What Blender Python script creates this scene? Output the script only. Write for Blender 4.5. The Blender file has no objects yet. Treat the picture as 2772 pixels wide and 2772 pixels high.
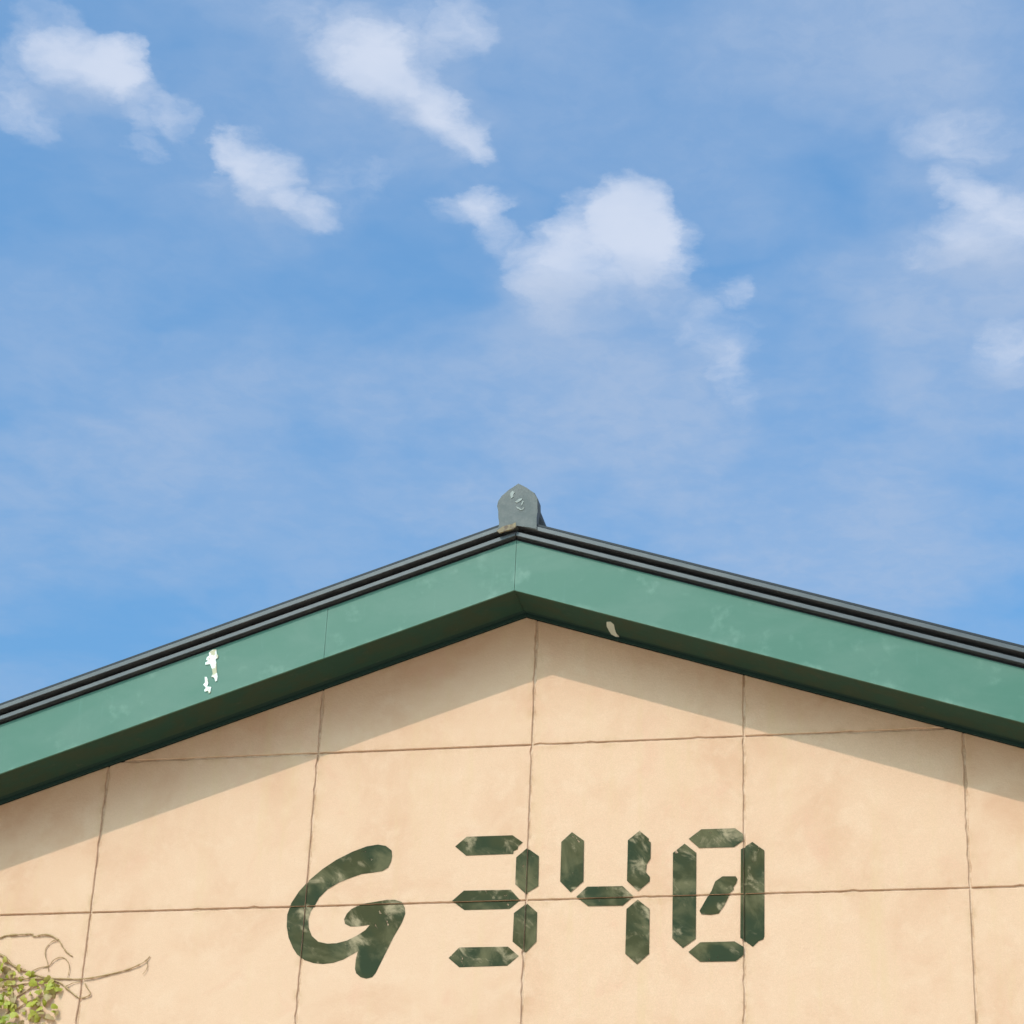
import bpy, bmesh, math, random
from mathutils import Vector, Matrix

# ---------------------------------------------------------------- measured data (metres, world axes)
CAM_LOC=(5.06288,-12.48496,1.6)
CAM_ROT=[[0.9793367, -0.1938184, 0.0577415], [0.1982249, 0.8633661, -0.4640106], [0.0400817, 0.4658684, 0.8839457]]
FOCAL=87.8100
APEX_X=2.3712; APEX_Z=7.6585; SLOPE=0.33718; Y_FASCIA=-0.3486; FASCIA_H=0.3093
SUN_TRAVEL=[0.29867, 0.65907, -0.69023]
COLS=[-0.0201, 1.2122, 2.4348, 3.6026, 4.7705]
ROW_TOP=6.8756; ROW_H=0.8951
GLYPH_G=[(1.6794, 6.2536), (1.674, 6.2868), (1.6399, 6.3144), (1.594, 6.3239), (1.5299, 6.3148), (1.454, 6.2875), (1.3663, 6.244), (1.2922, 6.1936), (1.2193, 6.13), (1.166, 6.066), (1.1292, 6.0017), (1.112, 5.9371), (1.1143, 5.8722), (1.1308, 5.8072), (1.1602, 5.7487), (1.1857, 5.7128), (1.2301, 5.6799), (1.2827, 5.6614), (1.3343, 5.6552), (1.3912, 5.6602), (1.4472, 5.6779), (1.496, 5.7053), (1.5235, 5.7206), (1.5159, 5.6763), (1.5145, 5.6256), (1.5226, 5.6002), (1.5495, 5.5775), (1.5817, 5.5692), (1.6128, 5.5761), (1.6302, 5.5977), (1.6521, 5.6477), (1.6796, 5.7104), (1.7182, 5.7985), (1.7578, 5.8743), (1.7736, 5.9252), (1.7685, 5.9576), (1.7505, 5.9904), (1.7114, 6.0044), (1.6666, 6.0057), (1.5905, 5.995), (1.5144, 5.9842), (1.5022, 5.9748), (1.4713, 5.9595), (1.4474, 5.9343), (1.4338, 5.9023), (1.4421, 5.8763), (1.472, 5.8607), (1.5104, 5.8597), (1.5485, 5.8638), (1.5801, 5.8675), (1.5566, 5.8379), (1.514, 5.8102), (1.4585, 5.7828), (1.4021, 5.7695), (1.351, 5.7682), (1.2989, 5.7804), (1.2609, 5.8135), (1.2414, 5.8559), (1.234, 5.9078), (1.2435, 5.9496), (1.2633, 5.9848), (1.2856, 6.0298), (1.3274, 6.0743), (1.3892, 6.1117), (1.452, 6.136), (1.5151, 6.157), (1.5791, 6.1635), (1.6301, 6.1698), (1.6611, 6.1885), (1.675, 6.2209)]
GLYPH_3=[[(2.0289, 6.298), (2.09, 6.3519), (2.3446, 6.3517), (2.4033, 6.3083), (2.3789, 6.2863), (2.3763, 6.27), (2.3546, 6.2609), (2.3521, 6.2447), (2.0922, 6.2434)], [(2.4285, 6.2761), (2.4946, 6.227), (2.4974, 6.0587), (2.4302, 6.017), (2.3704, 6.0722), (2.37, 6.2245)], [(2.0273, 5.9889), (2.0895, 6.0451), (2.3478, 6.0426), (2.4016, 5.9813), (2.346, 5.9349), (2.0981, 5.9354)], [(2.4385, 5.9642), (2.4965, 5.9115), (2.498, 5.7501), (2.4427, 5.6918), (2.369, 5.7534), (2.37, 5.9119)], [(2.0252, 5.6723), (2.0804, 5.729), (2.3453, 5.7269), (2.4063, 5.6739), (2.3465, 5.6221), (2.0859, 5.62)]]
GLYPH_4=[[(2.6713, 6.3581), (2.7386, 6.3067), (2.7417, 6.077), (2.6744, 6.0181), (2.6153, 6.0808), (2.6145, 6.3044)], [(2.705, 5.9917), (2.7623, 6.0475), (2.954, 6.0449), (3.0136, 5.9858), (2.9562, 5.9367), (2.7714, 5.9388)], [(3.0395, 6.3531), (3.0917, 6.3057), (3.0888, 6.2948), (3.1013, 6.2847), (3.1013, 6.1942), (3.0815, 6.1627), (3.0778, 6.1179), (3.0991, 6.0916), (3.0983, 6.0661), (3.0377, 6.0137), (2.9763, 6.073), (2.977, 6.3019)], [(3.0354, 5.9674), (3.1005, 5.9137), (3.101, 5.6695), (3.0383, 5.614), (2.9747, 5.6726), (2.9768, 5.9171)]]
GLYPH_0=[[(3.3048, 6.2984), (3.3722, 6.3499), (3.5533, 6.3493), (3.5991, 6.3128), (3.5959, 6.2775), (3.547, 6.2438), (3.3605, 6.2449)], [(3.2835, 6.272), (3.3465, 6.2184), (3.3462, 5.7442), (3.279, 5.6962), (3.2223, 5.7505), (3.2212, 6.2225)], [(3.6446, 6.2694), (3.7082, 6.2192), (3.7049, 5.7474), (3.6988, 5.7321), (3.6749, 5.7234), (3.6449, 5.6933), (3.5793, 5.7444), (3.5836, 6.2297)], [(3.3075, 5.6738), (3.3692, 5.725), (3.5493, 5.7254), (3.5971, 5.6945), (3.597, 5.6513), (3.5552, 5.6185), (3.3697, 5.6198)], [(3.3653, 5.8968), (3.4044, 5.9681), (3.4286, 6.0053), (3.4467, 6.0555), (3.4861, 6.0828), (3.5559, 6.0807), (3.565, 6.0645), (3.5589, 6.0425), (3.5437, 6.0208), (3.5467, 6.0081), (3.5255, 5.9898), (3.5195, 5.9711), (3.4953, 5.9214), (3.4652, 5.8783), (3.4229, 5.8732), (3.3745, 5.8777)]]
TILE_Y=-0.4036
TILE=[(2.3793, 8.3021), (2.4283, 8.2694), (2.4757, 8.2332), (2.4951, 8.1954), (2.4975, 8.1552), (2.4913, 8.1192), (2.4927, 8.0793), (2.4983, 8.0139), (2.3858, 8.0138), (2.2741, 8.0246), (2.2792, 8.0568), (2.2793, 8.0931), (2.2711, 8.13), (2.2619, 8.1671), (2.2666, 8.196), (2.285, 8.2277), (2.3296, 8.2651)]
MARKS=[[(2.3341, 8.2354), (2.3466, 8.2529), (2.3634, 8.2444), (2.3541, 8.2304), (2.3564, 8.2156), (2.342, 8.2056)], [(2.3659, 8.1821), (2.3883, 8.1989), (2.4079, 8.2012), (2.405, 8.1923), (2.389, 8.1806), (2.3761, 8.1741)], [(2.4085, 8.1866), (2.4168, 8.1824), (2.4063, 8.1575), (2.3999, 8.1543)], [(2.3704, 8.1526), (2.3905, 8.144), (2.404, 8.1322), (2.4215, 8.1456), (2.4172, 8.1313), (2.401, 8.1251), (2.3809, 8.1374)]]
MORTAR=[(2.2693, 8.0037), (2.2978, 8.0272), (2.3203, 8.0347), (2.356, 8.0415), (2.3753, 8.0511), (2.3779, 8.0256), (2.3638, 8.0121), (2.3217, 8.0022), (2.283, 7.9902)]
FLAKES=[[(0.6552, 7.3833), (0.6755, 7.3822), (0.6803, 7.356), (0.6905, 7.3437), (0.6897, 7.3296), (0.6769, 7.3232), (0.6832, 7.3041), (0.6914, 7.2451), (0.6998, 7.2167), (0.699, 7.1911), (0.6906, 7.1857), (0.6803, 7.2107), (0.6632, 7.2138), (0.6701, 7.2345), (0.6627, 7.263), (0.6484, 7.2941), (0.6206, 7.292), (0.6204, 7.305), (0.6352, 7.3136), (0.6233, 7.3213), (0.6261, 7.3376), (0.6387, 7.3464), (0.6345, 7.3654)], [(0.625, 7.2157), (0.6361, 7.2163), (0.6447, 7.1984), (0.649, 7.1772), (0.6445, 7.1565), (0.6693, 7.153), (0.666, 7.1415), (0.6679, 7.1229), (0.6599, 7.114), (0.6515, 7.1306), (0.6341, 7.1268), (0.6298, 7.1363), (0.6384, 7.1498), (0.6208, 7.1693), (0.6306, 7.1828)]]
SOFFIT_FLAKE=[(2.8724, -0.2279), (2.8979, -0.2457), (2.9125, -0.2174), (2.9063, -0.1539), (2.9066, -0.1041), (2.9155, -0.0591), (2.8935, -0.0507), (2.8725, -0.0682), (2.8665, -0.1098), (2.8633, -0.1678)]
SEAM_X=1.3076
VINE=[[(-0.6683, 5.8287), (-0.6022, 5.8402), (-0.5355, 5.8473), (-0.5012, 5.8596), (-0.4475, 5.8626), (-0.3892, 5.8633), (-0.3489, 5.8645), (-0.3336, 5.8509), (-0.2853, 5.8584), (-0.24, 5.8551), (-0.2015, 5.8344), (-0.1818, 5.8208), (-0.1549, 5.7852), (-0.1285, 5.754), (-0.0945, 5.7315)], [(-0.1872, 5.8275), (-0.2177, 5.8217), (-0.2416, 5.8004), (-0.256, 5.7746), (-0.2507, 5.7352), (-0.2349, 5.7001), (-0.2212, 5.6478)], [(-0.3194, 5.6501), (-0.2777, 5.6708), (-0.2256, 5.6804), (-0.2026, 5.708), (-0.1736, 5.7247), (-0.1424, 5.724), (-0.1173, 5.7017), (-0.1017, 5.6667), (-0.1033, 5.6279), (-0.1088, 5.6022)], [(-0.6343, 5.6008), (-0.5014, 5.6109), (-0.4124, 5.6132), (-0.3003, 5.6086), (-0.216, 5.6089), (-0.1002, 5.6041), (-0.029, 5.6004), (0.0536, 5.6093), (0.1394, 5.6267), (0.2249, 5.6463), (0.3088, 5.6787), (0.3419, 5.7038), (0.3531, 5.7207)], [(0.3398, 5.6952), (0.3463, 5.6649), (0.3396, 5.6394), (0.3243, 5.6204)], [(-0.6171, 5.7879), (-0.4977, 5.7412), (-0.4465, 5.6964), (-0.3838, 5.6645), (-0.3277, 5.6459), (-0.2712, 5.623), (-0.2112, 5.6066), (-0.1603, 5.5904), (-0.1314, 5.5726)], [(-0.1314, 5.5726), (-0.1082, 5.5635), (-0.0705, 5.5798), (-0.0315, 5.5854)], [(-0.117, 5.5637), (-0.0678, 5.5241), (-0.0291, 5.4976), (0.0017, 5.497), (0.0389, 5.5154), (0.0173, 5.5479), (-0.0042, 5.5784)], [(-0.6266, 5.5487), (-0.492, 5.5459), (-0.3851, 5.5781), (-0.2971, 5.5848), (-0.1598, 5.5861)], [(-0.55, 5.3331), (-0.448, 5.395), (-0.367, 5.4489), (-0.293, 5.4902), (-0.221, 5.5144), (-0.1524, 5.5301)], [(-0.5347, 5.0801), (-0.5153, 5.2477), (-0.4652, 5.3604), (-0.4115, 5.4498), (-0.3965, 5.5009), (-0.3357, 5.5426), (-0.2748, 5.5843)]]
LEAF_REGION=[(-0.6818, 5.7675), (-0.5215, 5.7505), (-0.4693, 5.7623), (-0.4388, 5.7529), (-0.4361, 5.7179), (-0.3755, 5.6687), (-0.2528, 5.6183), (-0.1426, 5.59), (-0.1358, 5.5384), (-0.1346, 5.4955), (-0.1025, 5.4522), (-0.104, 5.397), (-0.1574, 5.3683), (-0.1812, 5.2842), (-0.6104, 5.2917)]
PUFFS=[(-0.5664, 1.2082, 2.1947, 0.0427, 0.0404, 1.0), (-0.5519, 1.2132, 1.8664, 0.0374, 0.0283, 0.6), (-0.5812, 1.1706, 2.2178, 0.042, 0.0307, 0.55), (-0.6224, 1.2252, 2.0653, 0.056, 0.0323, 0.5), (-0.5442, 1.2541, -1.4784, 0.0395, 0.0228, 0.6), (-0.5607, 1.3023, 1.8975, 0.0258, 0.0154, 0.45), (-0.6211, 1.2603, 1.8818, 0.0341, 0.0257, 0.4), (-0.5251, 1.2744, -1.247, 0.0313, 0.0184, 0.5), (-0.4903, 1.3435, -1.61, 0.0568, 0.0349, 1.1), (-0.4659, 1.392, -1.9573, 0.0328, 0.021, 0.75), (-0.5049, 1.3227, 1.9489, 0.0343, 0.0197, 0.45), (-0.5307, 1.3503, 2.8377, 0.0309, 0.0171, 0.25), (-0.3853, 1.2353, 1.5711, 0.0446, 0.0403, 0.75), (-0.3651, 1.2606, -1.6025, 0.0659, 0.0377, 0.75), (-0.35, 1.3031, -1.6119, 0.0605, 0.0274, 0.75), (-0.337, 1.3349, -1.5282, 0.0257, 0.0167, 0.5), (-0.4007, 1.2005, -1.9835, 0.0832, 0.0382, 0.35), (-0.3186, 1.2102, 1.8613, 0.0395, 0.0283, 0.5), (-0.3553, 1.1915, -3.0472, 0.0501, 0.0309, 0.3), (-0.4299, 1.3649, 1.7529, 0.0552, 0.0376, 0.32), (-0.398, 1.3506, 2.556, 0.033, 0.0179, 0.22), (-0.3508, 1.3987, 2.9424, 0.0346, 0.0248, 0.62), (-0.3433, 1.426, -1.5741, 0.0587, 0.018, 0.6), (-0.2604, 1.4544, 1.7471, 0.0869, 0.0526, 1.1), (-0.3121, 1.4849, 1.806, 0.0665, 0.0381, 0.9), (-0.2468, 1.4168, 1.7018, 0.0548, 0.0349, 0.8), (-0.2299, 1.4791, -1.2831, 0.0575, 0.0341, 0.8), (-0.2999, 1.5258, -3.0941, 0.0646, 0.0539, 0.45), (-0.23, 1.5464, -1.6889, 0.0622, 0.0319, 0.3), (-0.1868, 1.5307, 1.7235, 0.0315, 0.0166, 0.5), (-0.2036, 1.6024, -1.6241, 0.062, 0.035, 0.5), (-0.1967, 1.6624, -1.6845, 0.061, 0.0253, 0.4), (0.0052, 1.4755, 1.4147, 0.0595, 0.0466, 0.95), (-0.0147, 1.4278, 1.5073, 0.0382, 0.0227, 0.6), (-0.038, 1.4993, -2.8283, 0.0412, 0.0333, 0.55), (0.0097, 1.6505, 1.5049, 0.0582, 0.0392, 0.75), (-0.0138, 1.3642, -2.7125, 0.0574, 0.0365, 0.45)]
VEILS=[(-0.5844, 1.2423, 1.6247, 0.0783, 0.0709, 0.3), (-0.4883, 1.3822, -1.8337, 0.0708, 0.0539, 0.28), (-0.376, 1.2761, -1.7592, 0.12, 0.0647, 0.35), (-0.2872, 1.5682, 1.3052, 0.1303, 0.1056, 0.45), (-0.1885, 1.6277, -1.6266, 0.132, 0.0677, 0.35), (-0.0112, 1.5236, 1.4872, 0.1314, 0.0962, 0.4), (-0.4055, 1.3811, 1.3679, 0.0889, 0.0726, 0.3), (-0.0224, 1.3629, -2.7776, 0.091, 0.0748, 0.3), (-0.3448, 1.4258, -1.4738, 0.0782, 0.0453, 0.3), (-0.0423, 1.2625, -2.5332, 0.159, 0.1026, 0.7), (-0.0689, 1.7038, 1.3807, 0.2313, 0.2026, 0.8), (-0.3513, 1.7527, 2.075, 0.2337, 0.2153, 0.75), (-0.3993, 1.1954, -2.1083, 0.1318, 0.0609, 0.35), (-0.7009, 1.6202, 2.9136, 0.1575, 0.1204, 0.35), (-0.2392, 1.2328, -2.6607, 0.1195, 0.0647, 0.3), (-0.0008, 1.4911, 1.5839, 0.2329, 0.0914, 0.45), (-0.5046, 1.6254, -1.856, 0.1272, 0.0878, 0.25), (-0.795, 1.8151, 2.4799, 0.2928, 0.1522, 0.6), (-0.2174, 1.9115, -2.4267, 0.2999, 0.1907, 0.7)]
UNDERSIDES=[(-0.305, 1.5324, -2.7641, 0.0651, 0.0469, 0.75), (-0.2395, 1.5305, -1.8511, 0.0598, 0.0333, 0.5), (-0.0091, 1.517, -2.9686, 0.0617, 0.0305, 0.6), (-0.5844, 1.2423, -2.8801, 0.0452, 0.0205, 0.45), (-0.492, 1.3883, -2.3164, 0.0396, 0.0186, 0.35), (-0.3808, 1.2811, -2.0653, 0.0409, 0.0197, 0.4), (0.003, 1.681, -2.916, 0.0404, 0.0275, 0.5)]
FRAME=(-0.3583, 1.5678, 1.8138, 1.3226, 0.8375, 1.0)


# ---------------------------------------------------------------- camera
scene = bpy.context.scene
COL = scene.collection
random.seed(7)
cam_data = bpy.data.cameras.new('camera')
cam_data.sensor_width = 36.0
cam_data.sensor_fit = 'HORIZONTAL'
cam_data.lens = FOCAL
cam_data.clip_start = 0.1
cam_data.clip_end = 6000.0
camera = bpy.data.objects.new('camera', cam_data)
COL.objects.link(camera)
r = CAM_ROT
m4 = Matrix(((r[0][0], r[0][2], -r[0][1], CAM_LOC[0]),
             (r[1][0], r[1][2], -r[1][1], CAM_LOC[1]),
             (r[2][0], r[2][2], -r[2][1], CAM_LOC[2]),
             (0, 0, 0, 1)))
camera.matrix_world = m4
scene.camera = camera

# ---------------------------------------------------------------- exposure
EXPOSURE = 0.34
scene.view_settings.view_transform = 'Standard'
scene.view_settings.look = 'None'
scene.view_settings.gamma = 1.0
scene.view_settings.use_curve_mapping = False
scene.view_settings.exposure = EXPOSURE

# ---------------------------------------------------------------- sun
SUN_STRENGTH = 2.0
sun_data = bpy.data.lights.new('sun', 'SUN')
sun_data.energy = SUN_STRENGTH
sun_data.angle = math.radians(0.53)
sun_data.color = (1.0, 0.93, 0.82)
sun = bpy.data.objects.new('sun', sun_data)
COL.objects.link(sun)
travel = Vector(SUN_TRAVEL).normalized()
sun.rotation_euler = travel.to_track_quat('-Z', 'Y').to_euler()
sun.location = (-6, -14, 16)
to_sun = -travel
SUN_EL = math.asin(to_sun.z)
SUN_AZ = math.atan2(to_sun.x, to_sun.y)


# ---------------------------------------------------------------- node helpers
class NT:
    def __init__(self, tree):
        self.t = tree

    def n(self, kind, **kw):
        nd = self.t.nodes.new(kind)
        for k, v in kw.items():
            setattr(nd, k, v)
        return nd

    def put(self, sock, v):
        if isinstance(v, bpy.types.NodeSocket):
            self.t.links.new(v, sock)
        elif isinstance(v, (tuple, list)) and len(v) == 3 and sock.type == 'RGBA':
            sock.default_value = (v[0], v[1], v[2], 1.0)
        else:
            sock.default_value = v

    def m(self, op, a, b=None, c=None, clamp=False):
        nd = self.n('ShaderNodeMath', operation=op, use_clamp=clamp)
        self.put(nd.inputs[0], a)
        if b is not None: self.put(nd.inputs[1], b)
        if c is not None: self.put(nd.inputs[2], c)
        return nd.outputs[0]

    def v(self, op, a, b=None):
        nd = self.n('ShaderNodeVectorMath', operation=op)
        self.put(nd.inputs[0], a)
        if b is not None:
            if op == 'SCALE': self.put(nd.inputs['Scale'], b)
            else: self.put(nd.inputs[1], b)
        return nd.outputs['Value' if op in ('DOT_PRODUCT', 'LENGTH') else 'Vector']

    def mix(self, f, a, b):
        nd = self.n('ShaderNodeMix', data_type='RGBA')
        self.put(nd.inputs[0], f)
        self.put(nd.inputs[6], a)
        self.put(nd.inputs[7], b)
        return nd.outputs[2]

    def noise(self, vec, scale, detail=5.0, rough=0.55, dist=0.0, color=False, dims='3D'):
        nd = self.n('ShaderNodeTexNoise', noise_dimensions=dims)
        self.put(nd.inputs['Vector'], vec)
        nd.inputs['Scale'].default_value = scale
        nd.inputs['Detail'].default_value = detail
        nd.inputs['Roughness'].default_value = rough
        nd.inputs['Distortion'].default_value = dist
        return nd.outputs['Color' if color else 'Fac']

    def step(self, x, lo, hi, a=0.0, b=1.0):
        nd = self.n('ShaderNodeMapRange', interpolation_type='SMOOTHSTEP')
        self.put(nd.inputs[0], x)
        for i, q in enumerate((lo, hi, a, b)):
            nd.inputs[i + 1].default_value = q
        return nd.outputs[0]


# ---------------------------------------------------------------- sky: blue Nishita sky behind a thin cloud layer
world = bpy.data.worlds.new('World')
scene.world = world
world.use_nodes = True
wt = world.node_tree
wt.nodes.clear()
W = NT(wt)
sky = W.n('ShaderNodeTexSky', sky_type='NISHITA')
sky.sun_disc = False
sky.sun_elevation = SUN_EL
sky.sun_rotation = SUN_AZ
sky.altitude = 50.0
sky.air_density = 1.3
sky.dust_density = 8.0
sky.ozone_density = 2.0
SKY_STRENGTH = 0.15
SKY_TINT = (0.56, 1.08, 1.40)
sky_col = W.v('MULTIPLY', sky.outputs[0], SKY_TINT)
dirv = W.n('ShaderNodeTexCoord').outputs['Generated']
sep = W.n('ShaderNodeSeparateXYZ')
W.put(sep.inputs[0], dirv)
dz = W.m('MAXIMUM', sep.outputs['Z'], 0.06)
comb = W.n('ShaderNodeCombineXYZ')
W.put(comb.inputs[0], W.m('DIVIDE', sep.outputs['X'], dz))
W.put(comb.inputs[1], W.m('DIVIDE', sep.outputs['Y'], dz))
deck = comb.outputs[0]                      # position on the flat cloud layer


def warp(vec, scale, amount, detail):
    c = W.noise(vec, scale, detail, 0.6, color=True, dims='2D')
    return W.v('ADD', vec, W.v('SCALE', W.v('SUBTRACT', c, (0.5, 0.5, 0.5)), amount))


def blob_sum(vec, blobs):
    """soft ellipses on the cloud layer: centre, turn, radii, weight"""
    total = None
    for (cx, cy, ang, ra, rb, w) in blobs:
        mp = W.n('ShaderNodeMapping', vector_type='TEXTURE')
        W.put(mp.inputs['Vector'], vec)
        mp.inputs['Location'].default_value = (cx, cy, 0.0)
        mp.inputs['Rotation'].default_value = (0.0, 0.0, ang)
        mp.inputs['Scale'].default_value = (ra, rb, 1.0)
        r2 = W.v('DOT_PRODUCT', mp.outputs[0], mp.outputs[0])
        f = W.m('MULTIPLY_ADD', r2, -w, w, clamp=True)
        total = f if total is None else W.m('ADD', total, f)
    return total


d1 = warp(deck, 14.0, 0.054, 6.0)
d2 = warp(deck, 6.0, 0.12, 3.0)
fine = W.noise(d1, 42.0, 7.0, 0.62, dims='2D')
mid = W.noise(deck, 8.0, 4.0, 0.55, dims='2D')
patch = W.noise(d2, 4.2, 4.0, 0.5, dims='2D')
puff = blob_sum(d1, PUFFS)
veil = blob_sum(d2, VEILS)
# out of view broken cloud carries on, made fuller and brighter to lift shaded wall
frame = blob_sum(deck, [FRAME])
outside = W.m('SUBTRACT', 1.0, W.step(frame, 0.0, 0.35))
rest = W.m('MULTIPLY', W.step(W.noise(d2, 3.0, 5.0, 0.55, dims='2D'), 0.42, 0.66), outside)
wob = W.m('MULTIPLY_ADD', fine, 0.66, -0.33)
wob = W.m('ADD', wob, W.m('MULTIPLY_ADD', mid, 0.6, -0.30))
pf = W.m('ADD', puff, wob)
gate = W.step(puff, 0.0, 0.35)
puff_d = W.m('MULTIPLY', W.step(pf, -0.12, 1.46), W.m('MULTIPLY', gate, W.step(mid, 0.30, 0.68, 0.80, 1.0)))
thin = W.step(patch, 0.30, 0.72, 0.10, 0.58)
veil_n = W.m('ADD', W.m('MULTIPLY', patch, 0.9), W.m('MULTIPLY', mid, 0.7))
veil_d = W.m('MULTIPLY', veil, W.step(veil_n, 0.45, 1.10, 0.35, 1.45))
dens = W.m('ADD', W.m('MULTIPLY', veil_d, 0.9), thin)
dens = W.m('SUBTRACT', 1.0, W.m('POWER', 0.28, dens))
dens = W.m('MULTIPLY', dens, W.step(W.m('ADD', fine, mid), 0.7, 1.35, 0.82, 1.08))
CLOUD_THIN = (2.16, 2.78, 3.86)
CLOUD_FULL = (3.45, 3.85, 4.65)
c1 = W.mix(W.m('MULTIPLY', dens, 0.85), sky_col, CLOUD_THIN)
full = W.v('MAXIMUM', sky_col, CLOUD_FULL)     # towards the sun the haze outshines the cloud
c2 = W.mix(W.m('MAXIMUM', W.m('MULTIPLY', puff_d, 0.95), W.m('MULTIPLY', rest, 0.92)), c1, full)
under = W.m('MULTIPLY', blob_sum(d1, UNDERSIDES), W.step(mid, 0.25, 0.7, 0.6, 1.0), clamp=True)
c2 = W.mix(under, c2, CLOUD_THIN)
bg = W.n('ShaderNodeBackground')
W.put(bg.inputs['Color'], c2)
bg.inputs['Strength'].default_value = SKY_STRENGTH
world.cycles.sampling_method = 'NONE'        # an even sky: plain sampling is enough
scene.cycles.max_bounces = 6
wo = W.n('ShaderNodeOutputWorld')
wt.links.new(bg.outputs[0], wo.inputs['Surface'])


# ---------------------------------------------------------------- materials
def material(name, rough=0.8, spec=0.3):
    mt = bpy.data.materials.new(name)
    mt.use_nodes = True
    mt.node_tree.nodes.clear()
    k = NT(mt.node_tree)
    b = k.n('ShaderNodeBsdfPrincipled')
    b.inputs['Roughness'].default_value = rough
    b.inputs['Specular IOR Level'].default_value = spec
    o = k.n('ShaderNodeOutputMaterial')
    mt.node_tree.links.new(b.outputs[0], o.inputs[0])
    pos = k.n('ShaderNodeNewGeometry').outputs['Position']
    return mt, k, b, pos, o


def bump(k, b, height, strength, dist):
    nd = k.n('ShaderNodeBump')
    nd.inputs['Strength'].default_value = strength
    nd.inputs['Distance'].default_value = dist
    k.put(nd.inputs['Height'], height)
    k.put(b.inputs['Normal'], nd.outputs[0])


WALL_A = (0.636, 0.378, 0.256)
WALL_B = (0.576, 0.312, 0.200)
WALL_C = (0.664, 0.416, 0.292)


def wall_colour(k, pos):
    n1 = k.noise(pos, 1.7, 6.0, 0.6, 0.4)
    n2 = k.noise(pos, 6.5, 7.0, 0.65, 0.3)
    n3 = k.noise(k.v('ADD', pos, (3.1, 7.7, 1.3)), 3.3, 5.0, 0.6, 0.8)
    c = k.mix(k.step(n1, 0.44, 0.70), WALL_A, WALL_B)
    c = k.mix(k.step(n2, 0.46, 0.70, 0.0, 0.55), c, WALL_C)
    c = k.mix(k.step(n3, 0.56, 0.76, 0.0, 0.55), c, (0.612, 0.318, 0.215))
    spk = k.noise(pos, 46.0, 3.0, 0.6)
    c = k.mix(k.step(spk, 0.69, 0.76, 0.0, 0.45), c, (0.48, 0.29, 0.17))
    grain = k.noise(pos, 210.0, 2.0, 0.7)
    c = k.mix(k.step(grain, 0.35, 0.68, 0.30, 0.0), c, (0.44, 0.29, 0.18))
    return c


M = {}
mt, k, b, pos, o = material('cream_render', 0.88, 0.15)
c = wall_colour(k, pos)
edge = k.n('ShaderNodeAttribute', attribute_name='edge').outputs['Fac']
en = k.noise(pos, 11.0, 6.0, 0.65)
dirt = k.m('MULTIPLY', k.m('POWER', edge, 1.4), k.step(en, 0.42, 0.75))
c = k.mix(k.m('MULTIPLY', dirt, 0.58), c, (0.42, 0.24, 0.12))
stain = k.noise(k.v('MULTIPLY', pos, (9.0, 5.0, 0.8)), 1.0, 6.0, 0.65)
c = k.mix(k.step(stain, 0.50, 0.76, 0.0, 0.46), c, (0.56, 0.36, 0.20))
rnd = k.n('ShaderNodeObjectInfo').outputs['Random']
c = k.mix(k.m('MULTIPLY', rnd, 0.20), c, (0.61, 0.385, 0.27))
k.put(b.inputs['Base Color'], c)
bump(k, b, k.m('ADD', k.noise(pos, 55.0, 5.0, 0.65), k.m('MULTIPLY', k.noise(pos, 9.0, 3.0), 0.6)), 0.55, 0.004)
M['panel'] = mt

mt, k, b, pos, o = material('joint_mortar', 0.95, 0.1)
n = k.noise(pos, 7.0, 6.0, 0.7)
k.put(b.inputs['Base Color'], k.mix(k.step(n, 0.38, 0.6), (0.43, 0.25, 0.155), (0.61, 0.40, 0.28)))
bump(k, b, k.noise(pos, 70.0, 4.0), 0.5, 0.004)
M['mortar'] = mt

mt, k, b, pos, o = material('side_render', 0.9, 0.15)
k.put(b.inputs['Base Color'], wall_colour(k, pos))
M['side'] = mt

# dark green sign paint, rubbed thin in places
mt, k, b, pos, o = material('worn_green_paint', 0.9, 0.08)
rot = k.n('ShaderNodeMapping', vector_type='TEXTURE')
rot.inputs['Rotation'].default_value = (0, math.radians(38), 0)
rot.inputs['Scale'].default_value = (1.0, 1.0, 0.62)
k.put(rot.inputs['Vector'], pos)
sm = rot.outputs[0]
n1 = k.noise(sm, 3.6, 5.0, 0.6, 0.6)
n2 = k.noise(k.v('ADD', sm, (5, 1, 9)), 6.5, 6.0, 0.62, 0.5)
n3 = k.noise(k.v('ADD', pos, (2, 8, 4)), 3.5, 3.0, 0.5)
c = k.mix(k.step(n3, 0.4, 0.62), (0.031, 0.039, 0.021), (0.052, 0.048, 0.022))
c = k.mix(k.step(n1, 0.44, 0.68, 0.0, 0.85), c, (0.125, 0.105, 0.055))
c = k.mix(k.step(n2, 0.53, 0.72, 0.0, 0.85), c, (0.34, 0.25, 0.155))
k.put(b.inputs['Base Color'], c)
chip = k.noise(k.v('ADD', sm, (1, 4, 2)), 26.0, 4.0, 0.6)
big = k.noise(k.v('ADD', pos, (7, 2, 5)), 5.0, 3.0, 0.5)
bare = k.m('MULTIPLY', k.step(chip, 0.60, 0.68), k.step(big, 0.50, 0.64))
tr = k.n('ShaderNodeBsdfTransparent')
mx = k.n('ShaderNodeMixShader')
k.put(mx.inputs[0], k.m('MULTIPLY', bare, 0.85))
mt.node_tree.links.new(b.outputs[0], mx.inputs[1])
mt.node_tree.links.new(tr.outputs[0], mx.inputs[2])
mt.node_tree.links.new(mx.outputs[0], o.inputs[0])
M['paint'] = mt

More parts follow.
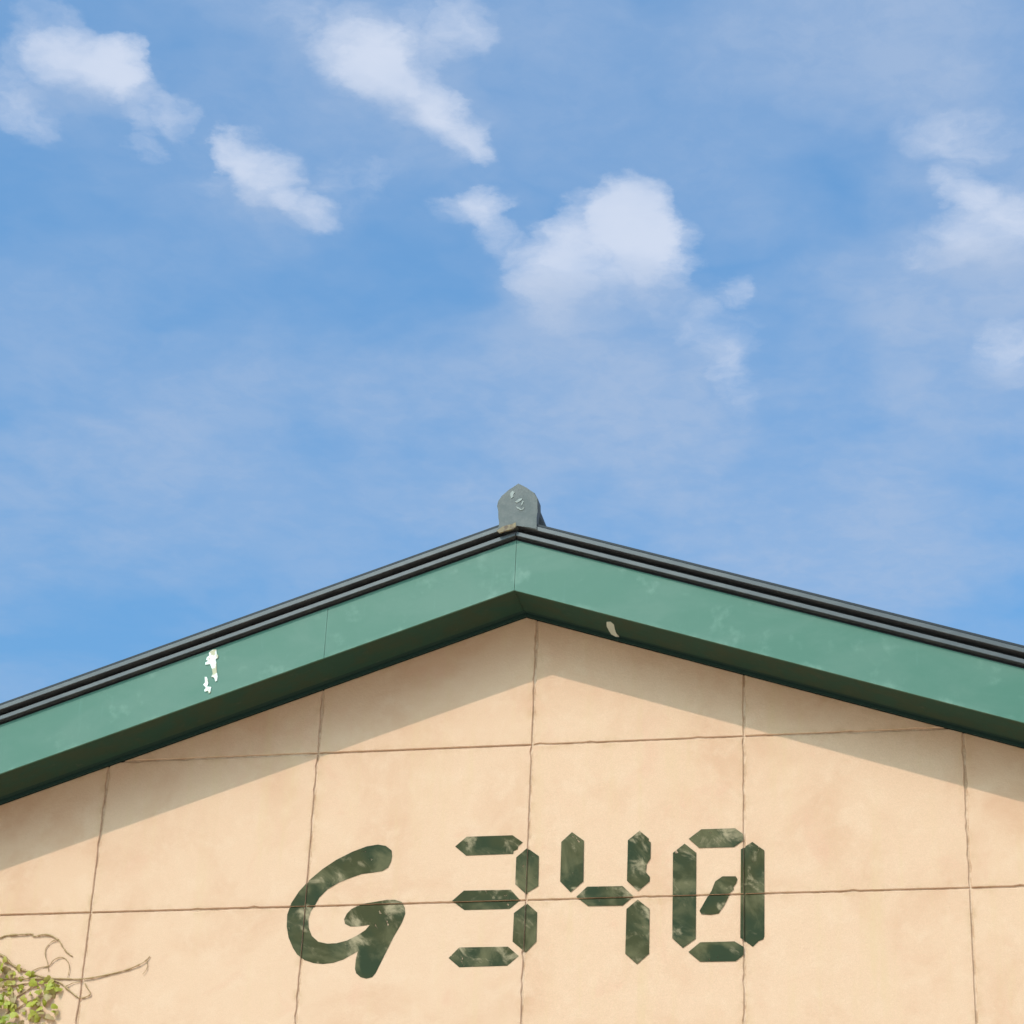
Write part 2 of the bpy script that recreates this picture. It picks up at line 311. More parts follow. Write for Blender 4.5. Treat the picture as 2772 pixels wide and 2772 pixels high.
mt, k, b, pos, o = material('faded_green_fascia_paint', 0.5, 0.4)
n1 = k.noise(k.v('MULTIPLY', pos, (1.0, 1.0, 2.2)), 1.6, 6.0, 0.6, 0.4)
n2 = k.noise(pos, 7.0, 6.0, 0.6)
n3 = k.noise(k.v('MULTIPLY', pos, (30.0, 30.0, 3.0)), 1.0, 4.0, 0.6)
c = k.mix(k.step(n1, 0.38, 0.68), (0.036, 0.114, 0.074), (0.056, 0.128, 0.088))
c = k.mix(k.step(n2, 0.55, 0.80, 0.0, 0.45), c, (0.15, 0.235, 0.18))
c = k.mix(k.step(n3, 0.60, 0.85, 0.0, 0.25), c, (0.085, 0.18, 0.135))
edge = k.n('ShaderNodeAttribute', attribute_name='edge').outputs['Fac']
c = k.mix(k.m('MULTIPLY', edge, k.step(n2, 0.40, 0.75, 0.0, 0.45)), c, (0.15, 0.24, 0.185))
k.put(b.inputs['Base Color'], c)
bump(k, b, n2, 0.12, 0.01)
M['fascia'] = mt

mt, k, b, pos, o = material('dark_green_soffit_paint', 0.7, 0.25)
n1 = k.noise(pos, 5.0, 6.0, 0.65, 0.5)
n2 = k.noise(k.v('ADD', pos, (4, 4, 4)), 18.0, 5.0, 0.6)
c = k.mix(k.step(n1, 0.40, 0.65), (0.013, 0.044, 0.028), (0.024, 0.040, 0.022))
c = k.mix(k.step(n2, 0.58, 0.80, 0.0, 0.5), c, (0.06, 0.066, 0.05))
k.put(b.inputs['Base Color'], c)
bump(k, b, n2, 0.2, 0.006)
M['soffit'] = mt

mt, k, b, pos, o = material('soffit_gap_shade', 0.8, 0.2)
k.put(b.inputs['Base Color'], (0.016, 0.036, 0.030))  # dark tone stands for the shade in the corner of soffit and wall
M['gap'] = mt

mt, k, b, pos, o = material('dark_coated_steel', 0.42, 0.5)
n1 = k.noise(k.v('MULTIPLY', pos, (2, 8, 8)), 3.0, 5.0, 0.6)
c = k.mix(k.step(n1, 0.4, 0.7), (0.045, 0.041, 0.045), (0.068, 0.061, 0.062))
k.put(b.inputs['Base Color'], c)
M['verge'] = mt

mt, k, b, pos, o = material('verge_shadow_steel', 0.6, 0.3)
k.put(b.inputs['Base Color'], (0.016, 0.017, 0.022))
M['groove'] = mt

mt, k, b, pos, o = material('slate_roof', 0.8, 0.3)
n1 = k.noise(pos, 6.0, 5.0, 0.6)
k.put(b.inputs['Base Color'], k.mix(n1, (0.05, 0.05, 0.055), (0.10, 0.10, 0.105)))
bump(k, b, n1, 0.3, 0.01)
M['roof'] = mt

mt, k, b, pos, o = material('grey_ridge_tile', 0.6, 0.35)
n1 = k.noise(pos, 16.0, 6.0, 0.6)
n2 = k.noise(k.v('ADD', pos, (9, 2, 3)), 45.0, 4.0, 0.6)
c = k.mix(k.step(n1, 0.35, 0.7), (0.080, 0.082, 0.080), (0.115, 0.109, 0.105))
c = k.mix(k.step(n2, 0.62, 0.75, 0.0, 0.5), c, (0.10, 0.10, 0.095))
k.put(b.inputs['Base Color'], c)
bump(k, b, n2, 0.3, 0.004)
M['tile'] = mt

mt, k, b, pos, o = material('worn_pale_relief', 0.7, 0.3)
k.put(b.inputs['Base Color'], k.mix(k.noise(pos, 60.0), (0.16, 0.16, 0.15), (0.36, 0.355, 0.33)))
M['relief'] = mt

mt, k, b, pos, o = material('rusty_sealant', 0.85, 0.2)
k.put(b.inputs['Base Color'], k.mix(k.step(k.noise(pos, 40.0, 4.0), 0.35, 0.65), (0.25, 0.185, 0.115), (0.13, 0.09, 0.07)))
M['sealant'] = mt

mt, k, b, pos, o = material('bare_white_primer', 0.8, 0.2)
k.put(b.inputs['Base Color'], k.mix(k.step(k.noise(pos, 22.0, 5.0, 0.6), 0.48, 0.62), (0.76, 0.75, 0.71), (0.44, 0.38, 0.26)))
bump(k, b, k.noise(pos, 60.0), 0.5, 0.004)
M['primer'] = mt

mt, k, b, pos, o = material('pale_bare_board', 0.8, 0.2)
k.put(b.inputs['Base Color'], k.mix(k.noise(pos, 30.0), (0.42, 0.42, 0.36), (0.52, 0.50, 0.43)))
M['bare'] = mt

mt, k, b, pos, o = material('vine_bark', 0.9, 0.15)
k.put(b.inputs['Base Color'], k.mix(k.noise(pos, 40.0), (0.30, 0.18, 0.085), (0.44, 0.28, 0.15)))
M['bark'] = mt

mt, k, b, pos, o = material('vine_leaf', 0.55, 0.35)
info = k.n('ShaderNodeObjectInfo').outputs['Random']
rmp = k.n('ShaderNodeValToRGB')
k.put(rmp.inputs[0], k.m('FRACT', k.m('MULTIPLY', info, 7.31)))
el = rmp.color_ramp.elements
el[0].position = 0.0
el[0].color = (0.30, 0.27, 0.035, 1)
el[1].position = 1.0
el[1].color = (0.40, 0.27, 0.14, 1)
for q, cc in ((0.30, (0.42, 0.40, 0.05, 1)), (0.6, (0.42, 0.32, 0.08, 1)), (0.85, (0.42, 0.29, 0.13, 1))):
    e = el.new(q)
    e.color = cc
attr = k.n('ShaderNodeAttribute', attribute_name='tone').outputs['Fac']
c = k.mix(attr, rmp.outputs[0], (0.27, 0.43, 0.03))
k.put(b.inputs['Base Color'], c)
tl = k.n('ShaderNodeBsdfTranslucent')
k.put(tl.inputs[0], c)
mx = k.n('ShaderNodeMixShader')
mx.inputs[0].default_value = 0.35
mt.node_tree.links.new(b.outputs[0], mx.inputs[1])
mt.node_tree.links.new(tl.outputs[0], mx.inputs[2])
mt.node_tree.links.new(mx.outputs[0], o.inputs[0])
M['leaf'] = mt

mt, k, b, pos, o = material('pale_gravel_ground', 0.95, 0.15)
n1 = k.noise(pos, 0.35, 6.0, 0.6)
n2 = k.noise(pos, 18.0, 5.0, 0.65)
c = k.mix(k.step(n1, 0.35, 0.7), (0.70, 0.57, 0.42), (0.60, 0.48, 0.35))
c = k.mix(k.step(n2, 0.5, 0.8, 0.0, 0.5), c, (0.46, 0.39, 0.29))
k.put(b.inputs['Base Color'], c)
bump(k, b, n2, 0.5, 0.02)
M['ground'] = mt


# ---------------------------------------------------------------- mesh helpers
def link_mesh(name, verts, faces, mat, parent=None, edge=None, smooth=False):
    me = bpy.data.meshes.new(name)
    me.from_pydata(verts, [], faces)
    me.validate()
    me.update()
    if smooth:
        for pl in me.polygons: pl.use_smooth = True
    if edge is not None:
        at = me.attributes.new('edge', 'FLOAT', 'POINT')
        at.data.foreach_set('value', edge)
    me.materials.append(M[mat])
    ob = bpy.data.objects.new(name, me)
    COL.objects.link(ob)
    if parent is not None: ob.parent = parent
    return ob


def bm_object(name, bm, mat, parent=None):
    bmesh.ops.recalc_face_normals(bm, faces=bm.faces)
    me = bpy.data.meshes.new(name)
    bm.to_mesh(me)
    bm.free()
    me.materials.append(M[mat])
    ob = bpy.data.objects.new(name, me)
    COL.objects.link(ob)
    if parent is not None: ob.parent = parent
    return ob


def empty(name, loc=(0, 0, 0), parent=None):
    ob = bpy.data.objects.new(name, None)
    COL.objects.link(ob)
    ob.location = loc
    if parent is not None: ob.parent = parent
    return ob


def prism(bm, poly, y0, y1):
    """poly: (x, z) outline, extruded along y."""
    a = [bm.verts.new((x, y0, z)) for x, z in poly]
    c = [bm.verts.new((x, y1, z)) for x, z in poly]
    n = len(poly)
    bm.faces.new(a)
    bm.faces.new(list(reversed(c)))
    for i in range(n):
        j = (i + 1) % n
        bm.faces.new((a[i], c[i], c[j], a[j]))


def roof_z(x, off=0.0):
    return APEX_Z + off - SLOPE * abs(x - APEX_X)


# ---------------------------------------------------------------- ground
gm = bmesh.new()
S = 3000.0
vs = [gm.verts.new(v) for v in ((-S, -S, 0), (S, -S, 0), (S, S, 0), (-S, S, 0))]
gm.faces.new(vs)
ground = bm_object('ground', gm, 'ground')
ground['kind'] = 'structure'

# ---------------------------------------------------------------- building
X_LEFT = COLS[0] - 2 * 1.222
X_RIGHT = 2 * APEX_X - X_LEFT
DEPTH = 9.0
building = empty('gabled_building', (0, 0, 0))
building['label'] = 'cream panelled gable building with green fascia and painted G340 on its wall'
building['category'] = 'building'

JOINT_DEPTH = 0.0105
# wall core behind the panels; its face shows as the mortar in the joints
bm = bmesh.new()
prism(bm, [(X_LEFT, 0), (X_RIGHT, 0), (X_RIGHT, roof_z(X_RIGHT) - 0.004), (APEX_X, APEX_Z - 0.004), (X_LEFT, roof_z(X_LEFT) - 0.004)], JOINT_DEPTH, 0.20)
core = bm_object('wall_core', bm, 'mortar', building)
for nm, xa, xb in (('side_wall', X_LEFT, X_LEFT + 0.2), ('side_wall', X_RIGHT - 0.2, X_RIGHT)):
    bm = bmesh.new()
    prism(bm, [(xa, 0), (xb, 0), (xb, roof_z(X_LEFT)), (xa, roof_z(X_LEFT))], 0.203, DEPTH)
    bm_object(nm, bm, 'side', building)
bm = bmesh.new()
prism(bm, [(X_LEFT, 0), (X_RIGHT, 0), (X_RIGHT, roof_z(X_RIGHT) - 0.004), (APEX_X, APEX_Z - 0.004), (X_LEFT, roof_z(X_LEFT) - 0.004)], DEPTH + 0.003, DEPTH + 0.2)
bm_object('rear_wall', bm, 'side', building)


# --- panels
def clip_poly(poly, nx, nz, d):
    """keep nx*x + nz*z <= d"""
    out = []
    for i in range(len(poly)):
        p, q = poly[i], poly[(i + 1) % len(poly)]
        fp = nx * p[0] + nz * p[1] - d
        fq = nx * q[0] + nz * q[1] - d
        if fp <= 0: out.append(p)
        if (fp < 0 < fq) or (fq < 0 < fp):
            t = fp / (fp - fq)
            out.append((p[0] + t * (q[0] - p[0]), p[1] + t * (q[1] - p[1])))
    return out


def tidy(poly):
    out = []
    for p in poly:
        if not out or math.hypot(p[0] - out[-1][0], p[1] - out[-1][1]) > 0.012: out.append(p)
    if len(out) > 1 and math.hypot(out[0][0] - out[-1][0], out[0][1] - out[-1][1]) <= 0.012: out.pop()
    return out


def area(poly):
    return 0.5 * sum(poly[i][0] * poly[(i + 1) % len(poly)][1] - poly[(i + 1) % len(poly)][0] * poly[i][1] for i in range(len(poly)))


def inset(poly, d):
    n = len(poly)
    lines = []
    for i in range(n):
        p, q = poly[i], poly[(i + 1) % n]
        ex, ez = q[0] - p[0], q[1] - p[1]
        L = math.hypot(ex, ez)
        nx, nz = -ez / L, ex / L          # inward for CCW
        lines.append((nx, nz, nx * p[0] + nz * p[1] + d))
    out = []
    for i in range(n):
        a, c = lines[i - 1], lines[i]
        det = a[0] * c[1] - a[1] * c[0]
        if abs(det) < 1e-6: return None
        out.append(((a[2] * c[1] - a[1] * c[2]) / det, (a[0] * c[2] - a[2] * c[0]) / det))
    return out


xs = [X_LEFT, COLS[0] - 1.222] + COLS + [COLS[4] + 1.21, X_RIGHT]
zs = [0.0]
zz = ROW_TOP
tmp = []
while zz > 0.3:
    tmp.append(zz)
    zz -= ROW_H
zs = [0.0] + tmp[::-1] + [9.0]
HJ, VJ = 0.0042, 0.0052                     # half widths of the joints


def panel(x0, x1, z0, z1):
    poly = [(x0, z0), (x1, z0), (x1, z1), (x0, z1)]
    top = APEX_Z - 0.003
    L = math.hypot(1, SLOPE)
    poly = clip_poly(poly, -SLOPE / L, 1 / L, (top - SLOPE * APEX_X) / L)
    if len(poly) >= 3: poly = clip_poly(poly, SLOPE / L, 1 / L, (top + SLOPE * APEX_X) / L)
    poly = tidy(poly)
    if len(poly) < 3 or area(poly) < 0.01: return
    rng = random.Random(int(x0 * 1000) * 31 + int(z0 * 1000))
    n = len(poly)
    per = sum(math.hypot(poly[i][0] - poly[(i + 1) % n][0], poly[i][1] - poly[(i + 1) % n][1]) for i in range(n))
    inr = 2 * area(poly) / per
    r0 = poly
    r1 = inset(poly, 0.004)
    r2 = inset(poly, min(0.05, inr * 0.45))
    if r1 is None or r2 is None: return
    ring0, ring1, ring2 = [], [], []
    drift = 0.0
    for i in range(n):
        j = (i + 1) % n
        L = math.hypot(poly[i][0] - poly[j][0], poly[i][1] - poly[j][1])
        seg = max(1, int(L / 0.035))
        nx, nz = -(poly[j][1] - poly[i][1]) / L, (poly[j][0] - poly[i][0]) / L
        for s in range(seg):
            t = s / seg
            drift = 0.7 * drift + rng.gauss(0, 0.0003)
            upright = abs(nx) > 0.99
            jit = 0.0 if s == 0 else max(0.0, drift) + abs(rng.gauss(0, 0.0008 if upright else 0.0004)) + (rng.random() < (0.14 if upright else 0.05)) * rng.uniform(0.002, 0.0075)
            if 0.05 < abs(nx) < 0.99: jit = 0.0
            for ring, base in ((ring0, r0), (ring1, r1), (ring2, r2)):
                x = base[i][0] + t * (base[j][0] - base[i][0])
                z = base[i][1] + t * (base[j][1] - base[i][1])
                w = jit if ring is not ring2 else 0.0
                ring.append((x + nx * w, z + nz * w))
    m = len(ring0)
    verts = [(x, JOINT_DEPTH + 0.002, z) for x, z in ring0]
    verts += [(x, 0.0035, z) for x, z in ring0]
    verts += [(x, 0.0, z) for x, z in ring1]
    verts += [(x, 0.0, z) for x, z in ring2]
    faces = []
    for lv in range(3):
        for i in range(m):
            j = (i + 1) % m
            faces.append((lv * m + i, lv * m + j, (lv + 1) * m + j, (lv + 1) * m + i))
    faces.append(tuple(range(3 * m, 4 * m)))
    edge = [1.0] * (3 * m) + [0.0] * m
    ob = link_mesh('wall_panel', verts, faces, 'panel', building, edge)
    ob.location.y = rng.uniform(0.0, 0.0022)


for ci in range(len(xs) - 1):
    for ri in range(len(zs) - 1):
        xa = xs[ci] + (VJ if ci else 0.0)
        xb = xs[ci + 1] - (VJ if ci < len(xs) - 2 else 0.0)
        za = zs[ri] + (HJ if ri else 0.0)
        zb = zs[ri + 1] - (HJ if ri < len(zs) - 2 else 0.0)
        panel(xa, xb, za, zb)


# --- painted letters, broken where they cross a joint and carried into it
def cut_keep(bm, co, no):
    """cut by a plane and drop what lies on its normal side"""
    bmesh.ops.bisect_plane(bm, geom=bm.verts[:] + bm.edges[:] + bm.faces[:], plane_co=co, plane_no=no, clear_outer=True, dist=1e-6)


def flat(poly):
    bm = bmesh.new()
    f = bm.faces.new([bm.verts.new((x, 0, z)) for x, z in poly])
    bm.normal_update()
    bmesh.ops.triangulate(bm, faces=[f])
    return bm


def painted(name, poly, parent):
    x0, x1 = min(p[0] for p in poly), max(p[0] for p in poly)
    z0, z1 = min(p[1] for p in poly), max(p[1] for p in poly)
    xsp = [(-99, 0)] + [(x, 1) for x in xs[1:-1]] + [(99, 0)]
    verts, faces = [], []

    def take(bm, y):
        base = len(verts)
        for i, v in enumerate(bm.verts): v.index = i
        for v in bm.verts: verts.append((v.co.x, y, v.co.z))
        for f in bm.faces:
            ids = [base + v.index for v in f.verts]
            faces.append(ids if f.normal.y < 0 else ids[::-1])

    def bands(lines, half, lo, hi):
        """[(start, end, is_joint)] over lo..hi"""
        res, cur = [], lo - 1
        for l in lines:
            if l + half < lo or l - half > hi: continue
            res.append((cur, l - half - 0.0006, 0))
            res.append((l - half + 0.0005, l + half - 0.0005, 1))
            cur = l + half + 0.0006
        res.append((cur, hi + 1, 0))
        return res
    for xa, xb, jx in bands(xs[1:-1], VJ, x0, x1):
        for za, zb, jz in bands(zs[1:-1], HJ, z0, z1):
            bm = flat(poly)
            cut_keep(bm, (xa, 0, 0), (-1, 0, 0))
            if bm.faces: cut_keep(bm, (xb, 0, 0), (1, 0, 0))
            if bm.faces: cut_keep(bm, (0, 0, za), (0, 0, -1))
            if bm.faces: cut_keep(bm, (0, 0, zb), (0, 0, 1))
            if bm.faces:
                bm.normal_update()
                take(bm, JOINT_DEPTH - 0.0015 if (jx or jz) else -0.0012)
            bm.free()
    return link_mesh(name, verts, faces, 'paint', parent)


letter = painted('painted_letter', GLYPH_G, building)
letter['label'] = 'rounded dark green letter G with a curled tail'
for glyph, lab in ((GLYPH_3, 'dark green digit 3 made of five segments'),
                   (GLYPH_4, 'dark green digit 4 made of four segments'),
                   (GLYPH_0, 'dark green digit 0 with a slanted dash inside')):
    dg = empty('painted_digit', (0, 0, 0), building)
    dg['label'] = lab
    for s in glyph: painted('segment', s, dg)

# --- fascia boards
FT = 0.012
EAVE = 0.55                                     # roof overhang past the side walls
XL, XR = X_LEFT - EAVE, X_RIGHT + EAVE


def slope_board(name, xa, xb, off0, off1, y0, y1, mat, parent, edge_band=None, bev=0.0):
    """board following the roof slope between xa and xb (same side of the apex); off = vertical offsets"""
    bm = bmesh.new()
    za, zb = roof_z(xa), roof_z(xb)
    prism(bm, [(xa, za + off0), (xb, zb + off0), (xb, zb + off1), (xa, za + off1)], y0, y1)
    if bev:
        bmesh.ops.bevel(bm, geom=[e for e in bm.edges], offset=bev, segments=2, affect='EDGES', profile=0.5)
    return bm_object(name, bm, mat, parent)


def fascia(xa, xb, dy=0.0):
    za, zb = roof_z(xa), roof_z(xb)
    rows = [(0.0, 1.0), (0.03, 0.0), (FASCIA_H - 0.02, 0.0), (FASCIA_H, 0.3)]
    cols = [0, 0.012 / abs(xb - xa), 1 - 0.012 / abs(xb - xa), 1]
    verts, edge, faces = [], [], []
    y0 = Y_FASCIA + dy
    for off, e in rows:
        for ci, t in enumerate(cols):
            x = xa + t * (xb - xa)
            verts.append((x, y0, roof_z(x) + off))
            edge.append(max(e, 0.7 if ci in (0, 3) else 0.0))
    nb = len(verts)
    for off, e in rows:
        for t in cols:
            x = xa + t * (xb - xa)
            verts.append((x, y0 + FT, roof_z(x) + off))
            edge.append(0.0)
    nc = len(cols)
    for i in range(len(rows) - 1):
        for j in range(nc - 1):
            a = i * nc + j
            faces.append((a, a + 1, a + nc + 1, a + nc))
            faces.append((nb + a, nb + a + nc, nb + a + nc + 1, nb + a + 1))
    for j in range(nc - 1):
        a, t = j, (len(rows) - 1) * nc + j
        faces.append((a, nb + a, nb + a + 1, a + 1))
        faces.append((t, t + 1, nb + t + 1, nb + t))
    for i in range(len(rows) - 1):
        a, t = i * nc, i * nc + nc - 1
        faces.append((a, a + nc, nb + a + nc, nb + a))
        faces.append((t, nb + t, nb + t + nc, t + nc))
    return link_mesh('fascia_board', verts, faces, 'fascia', building, edge)


f_outer = fascia(XL, SEAM_X - 0.0018)
f_left = fascia(SEAM_X, APEX_X - 0.001, 0.001)
f_right = fascia(APEX_X + 0.001, XR, 0.002)

# --- soffit boards with a gap, its dark strip and trim painting in corner shade
for xa, xb in ((XL, APEX_X - 0.001), (APEX_X + 0.001, XR)):
    slope_board('soffit_board', xa, xb, 0.004, 0.024, Y_FASCIA + FT + 0.002, -0.080, 'soffit', building)
    slope_board('soffit_shade_strip', xa, xb, 0.018, 0.034, -0.079, 0.21, 'gap', building)
    slope_board('soffit_shade_trim', xa, xb, -0.002, 0.017, -0.016, -0.001, 'gap', building)

# --- verge trim above the fascia: two dark steel lips with a groove between
RT = FASCIA_H
for xa, xb in ((XL - 0.02, APEX_X - 0.0008), (APEX_X + 0.0008, XR + 0.02)):
    slope_board('verge_flashing', xa, xb, RT + 0.001, RT + 0.070, Y_FASCIA + 0.014, Y_FASCIA + 0.03, 'groove', building)
    slope_board('verge_lip', xa, xb, RT + 0.016, RT + 0.043, Y_FASCIA - 0.028, Y_FASCIA + 0.012, 'verge', building, bev=0.003)
    slope_board('verge_lip', xa, xb, RT + 0.071, RT + 0.099, Y_FASCIA - 0.046, Y_FASCIA + 0.03, 'verge', building, bev=0.003)
    slope_board('roof_edge', xa, xb, RT + 0.1005, RT + 0.117, Y_FASCIA - 0.040, Y_FASCIA + 0.03, 'groove', building, bev=0.003)
    sl = slope_board('roof_slope', xa, xb, RT + 0.03, RT + 0.116, Y_FASCIA + 0.032, DEPTH + 0.55, 'roof', building)
# slate courses are not seen from below: only the ridge and verge show

# --- ridge end tile with its worn relief, and the ridge capping behind it
TD = 0.085
tile = []
for i in range(len(TILE)):
    x, z = TILE[i]
    if z < 8.05: z = roof_z(x, RT + 0.0735)
    tile.append((x, z))
bm = bmesh.new()
prism(bm, tile, TILE_Y, TILE_Y + TD)
bmesh.ops.bevel(bm, geom=[e for e in bm.edges if abs(e.verts[0].co.y - e.verts[1].co.y) < 1e-6 and e.verts[0].co.y < TILE_Y + 0.001],
                offset=0.006, segments=2, affect='EDGES', profile=0.5)
end_tile = bm_object('ridge_end_tile', bm, 'tile', building)
end_tile['label'] = 'grey pointed tile closing the end of the ridge'
for mk in MARKS:
    bm = bmesh.new()
    prism(bm, mk, TILE_Y - 0.003, TILE_Y + 0.004)
    bm_object('relief_stroke', bm, 'relief', end_tile)
bm = bmesh.new()
prism(bm, MORTAR, TILE_Y - 0.0035, TILE_Y + 0.01)
sealant = bm_object('sealant_patch', bm, 'sealant', building)
sealant['label'] = 'rusty yellow sealant at the foot of the ridge end tile'
zr = APEX_Z + RT + 0.08
bm = bmesh.new()
prof = [(-0.110, zr - 0.03), (0.150, zr - 0.03), (0.142, zr + 0.03), (0.104, zr + 0.09), (0.098, zr + 0.15), (0.085, zr + 0.19),
        (0.045, zr + 0.215), (0, zr + 0.225), (-0.045, zr + 0.215), (-0.085, zr + 0.19), (-0.098, zr + 0.15), (-0.100, zr + 0.09), (-0.105, zr + 0.03)]
prism(bm, [(APEX_X + 0.008 + x, z) for x, z in prof], TILE_Y + TD + 0.002, DEPTH + 0.5)
bm_object('ridge_capping', bm, 'roof', building)

# --- flaked paint
for fl in FLAKES:
    bm = bmesh.new()
    prism(bm, fl, Y_FASCIA - 0.005, Y_FASCIA + 0.004)
    ob = bm_object('bare_paint_patch', bm, 'primer', f_outer)
    ob['label'] = 'white patch where the green paint has flaked off'
bm = bmesh.new()
low = [bm.verts.new((x, y, roof_z(x) + 0.0015)) for x, y in SOFFIT_FLAKE]
up = [bm.verts.new((x, y, roof_z(x) + 0.008)) for x, y in SOFFIT_FLAKE]
bm.faces.new(low)
bm.faces.new(up[::-1])
for i in range(len(low)):
    j = (i + 1) % len(low)
    bm.faces.new((low[i], up[i], up[j], low[j]))
ob = bm_object('bare_soffit_patch', bm, 'bare', building)
ob['label'] = 'pale patch where the soffit paint has flaked off'

# ---------------------------------------------------------------- climbing vine at the lower left
root = (-0.62, 0.0)
vine = empty('climbing_vine', (root[0], -0.06, 0.0))
vine['label'] = 'yellow green climbing vine with bare tendrils on the cream wall'
vine['category'] = 'plant'
vrng = random.Random(21)


def tube(name, pts, radii, mat, parent, sides=6):
    verts, faces = [], []
    n = len(pts)
    for i, p in enumerate(pts):
        p = Vector(p)
        a = Vector(pts[max(0, i - 1)])
        c = Vector(pts[min(n - 1, i + 1)])
        t = (c - a).normalized()
        u = t.cross(Vector((0, 1, 0.01))).normalized()
        w = u.cross(t).normalized()
        for s in range(sides):
            an = 2 * math.pi * s / sides
            verts.append(tuple(p + (u * math.cos(an) + w * math.sin(an)) * radii[i]))
    for i in range(n - 1):
        for s in range(sides):
            s2 = (s + 1) % sides
            faces.append((i * sides + s, i * sides + s2, (i + 1) * sides + s2, (i + 1) * sides + s))
    faces.append(tuple(range(sides))[::-1])
    faces.append(tuple((n - 1) * sides + s for s in range(sides)))
    ob = link_mesh(name, verts, faces, mat, None, smooth=True)
    ob.parent = parent
    ob.matrix_parent_inverse = Matrix.Translation(-Vector(parent.location))
    return ob


def smooth_path(pts, per=5):
    out = []
    n = len(pts)
    for i in range(n - 1):
        p0, p1, p2, p3 = (Vector(pts[max(0, i - 1)]), Vector(pts[i]), Vector(pts[i + 1]), Vector(pts[min(n - 1, i + 2)]))
        for s in range(per):
            t = s / per
            out.append(0.5 * ((2 * p1) + (-p0 + p2) * t + (2 * p0 - 5 * p1 + 4 * p2 - p3) * t * t + (-p0 + 3 * p1 - 3 * p2 + p3) * t ** 3))
    out.append(Vector(pts[-1]))
    return out


for si, st in enumerate(VINE):
    base_r = [0.0052, 0.0026, 0.0028, 0.0050, 0.0022, 0.0062, 0.0028, 0.0044, 0.0046, 0.0044, 0.0060][si]
    p3 = [(x, -0.007 - 0.002 * math.sin(i * 1.7 + si), z) for i, (x, z) in enumerate(st)]
    path = smooth_path(p3)
    n = len(path)
    rad = [base_r * (1.0 - 0.45 * i / n) * vrng.uniform(0.6, 1.5) for i in range(n)]
    tube('tendril', path, rad, 'bark', vine)
# main stem from the ground up
sp = [(-0.62, -0.05, 0.0), (-0.66, -0.04, 0.9), (-0.60, -0.03, 1.9), (-0.70, -0.03, 2.9), (-0.62, -0.03, 3.8), (-0.68, -0.03, 4.6), (-0.60, -0.025, 5.25)]
sp = smooth_path(sp, 8)
tube('stem', sp, [0.022 * (1 - 0.6 * i / len(sp)) for i in range(len(sp))], 'bark', vine, 8)


def leaf_mesh():
    """three-lobed leaf, slightly folded, about 1 m across before scaling; stalk at the origin, tip along +z"""
    outline = [(0, 0), (0.22, -0.06), (0.46, 0.10), (0.52, 0.34), (0.36, 0.40), (0.34, 0.62), (0.16, 0.78), (0, 1.0)]
    verts, faces = [], []
    mid = [(0, 0.0, 0.0), (0, -0.03, 0.33), (0, -0.02, 0.66), (0, 0.06, 1.0)]
    verts += mid
    for sgn in (1, -1):
        b0 = len(verts)
        for x, z in outline[1:-1]:
            verts.append((sgn * x, 0.30 * x * x + 0.10 * x + 0.05 * z * z, z))
        idx = list(range(b0, b0 + 6))
        tri = [(0, idx[0], idx[1]), (0, idx[1], 1), (1, idx[1], idx[2]), (1, idx[2], idx[3]), (1, idx[3], 2), (2, idx[3], idx[4]), (2, idx[4], idx[5]), (2, idx[5], 3)]
        for t in tri: faces.append(t if sgn > 0 else t[::-1])
    return verts, faces


LV, LF = leaf_mesh()


def in_poly(x, z, poly):
    c = False
    for i in range(len(poly)):
        (x0, z0), (x1, z1) = poly[i], poly[i - 1]
        if (z0 > z) != (z1 > z) and x < (x1 - x0) * (z - z0) / (z1 - z0) + x0: c = not c
    return c


leaf_datas = []
for tone in (0.0, 0.35, 0.8):
    me = bpy.data.meshes.new('leaf')
    me.from_pydata(LV, [], LF)
    at = me.attributes.new('tone', 'FLOAT', 'POINT')
    at.data.foreach_set('value', [tone] * len(LV))
    for pl in me.polygons: pl.use_smooth = True
    me.materials.append(M['leaf'])
    leaf_datas.append(me)


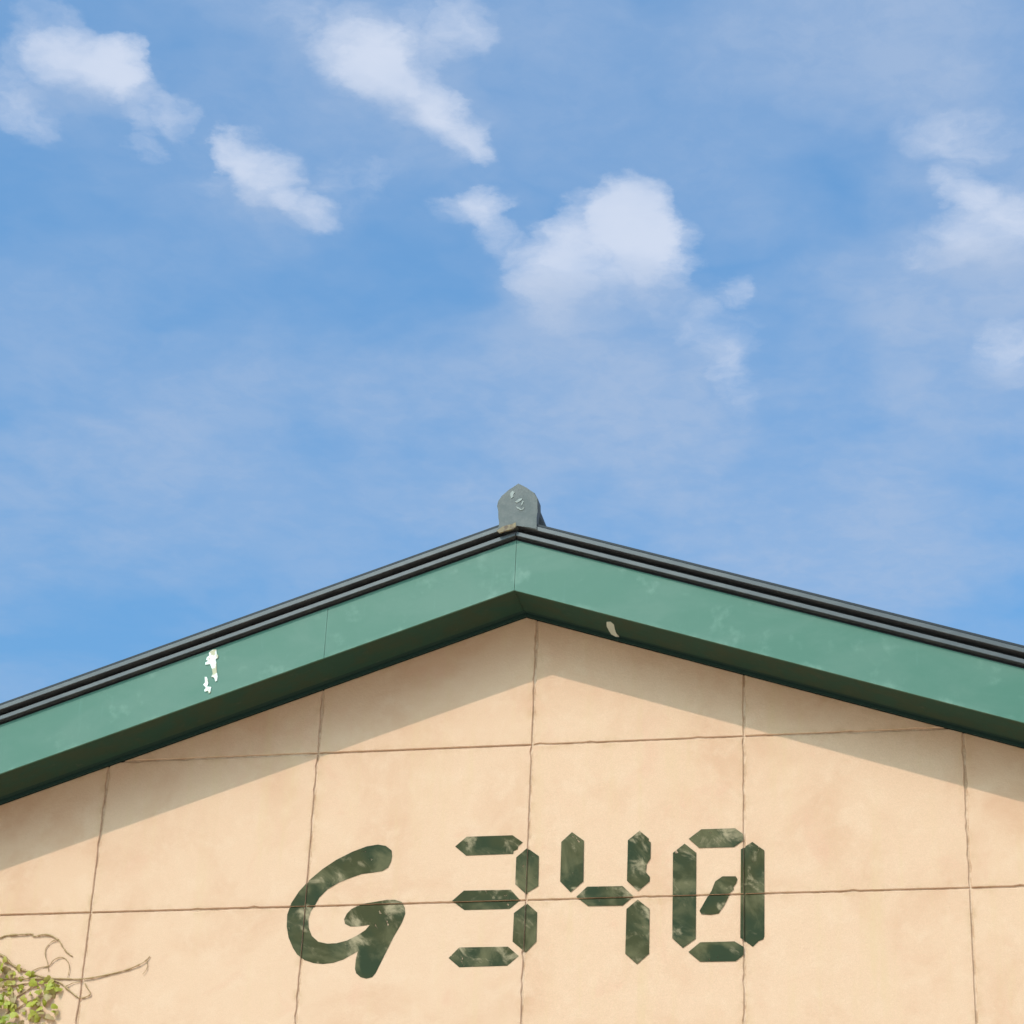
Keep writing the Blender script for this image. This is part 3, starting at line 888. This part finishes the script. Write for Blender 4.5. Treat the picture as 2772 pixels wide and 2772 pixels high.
def leaf_matrix(x, y, z, s, rng):
    tip = rng.gauss(math.pi, 0.9)                # leaves hang, tips roughly down
    rotm = Matrix.Rotation(tip, 4, 'Y') @ Matrix.Rotation(rng.uniform(-0.75, 0.75), 4, 'X') @ Matrix.Rotation(rng.uniform(-0.6, 0.6), 4, 'Z')
    return Matrix.Translation((x, y, z)) @ rotm @ Matrix.Scale(s, 4)


xa = min(p[0] for p in LEAF_REGION); xb = max(p[0] for p in LEAF_REGION)
za = min(p[1] for p in LEAF_REGION); zb = max(p[1] for p in LEAF_REGION)
made = 0
while made < 300:
    x, z = vrng.uniform(xa, xb), vrng.uniform(za, zb)
    if not in_poly(x, z, LEAF_REGION): continue
    # thins out towards the tip of the plant, denser at its lower left
    d = (x + 0.62) * 1.15 + (z - 5.25) * 0.9
    if vrng.random() > max(0.34, 1.1 - d * 1.45): continue
    depth = -0.008 - vrng.random() * (0.02 + 0.07 * max(0.0, 0.55 - d))
    me = leaf_datas[2 if d < 0.28 and vrng.random() < 0.75 else (1 if d < 0.42 and vrng.random() < 0.5 else 0)]
    ob = bpy.data.objects.new('leaf', me)
    COL.objects.link(ob)
    ob.parent = vine
    ob.matrix_parent_inverse = Matrix.Translation(-Vector(vine.location))
    ob.matrix_basis = leaf_matrix(x, depth, z, vrng.uniform(0.020, 0.052), vrng)
    made += 1
# the rest of the plant, below and left of the picture
verts, faces, tones = [], [], []
for i in range(2600):
    z = vrng.uniform(0.15, 5.3)
    x = -0.95 + vrng.gauss(0, 0.28) * (0.6 + 0.4 * math.sin(z * 1.7) ** 2)
    if x > -0.5 and z > 4.6: continue
    mm = leaf_matrix(x, -0.02 - abs(vrng.gauss(0, 0.07)), z, vrng.uniform(0.025, 0.055), vrng)
    b0 = len(verts)
    for v in LV: verts.append(tuple(mm @ Vector(v)))
    for f in LF: faces.append(tuple(b0 + q for q in f))
    tones += [vrng.uniform(0.2, 1.0)] * len(LV)
fo = link_mesh('foliage', verts, faces, 'leaf', None)
at = fo.data.attributes.new('tone', 'FLOAT', 'POINT')
at.data.foreach_set('value', tones)
fo.parent = vine
fo.matrix_parent_inverse = Matrix.Translation(-Vector(vine.location))
fo['kind'] = 'stuff'
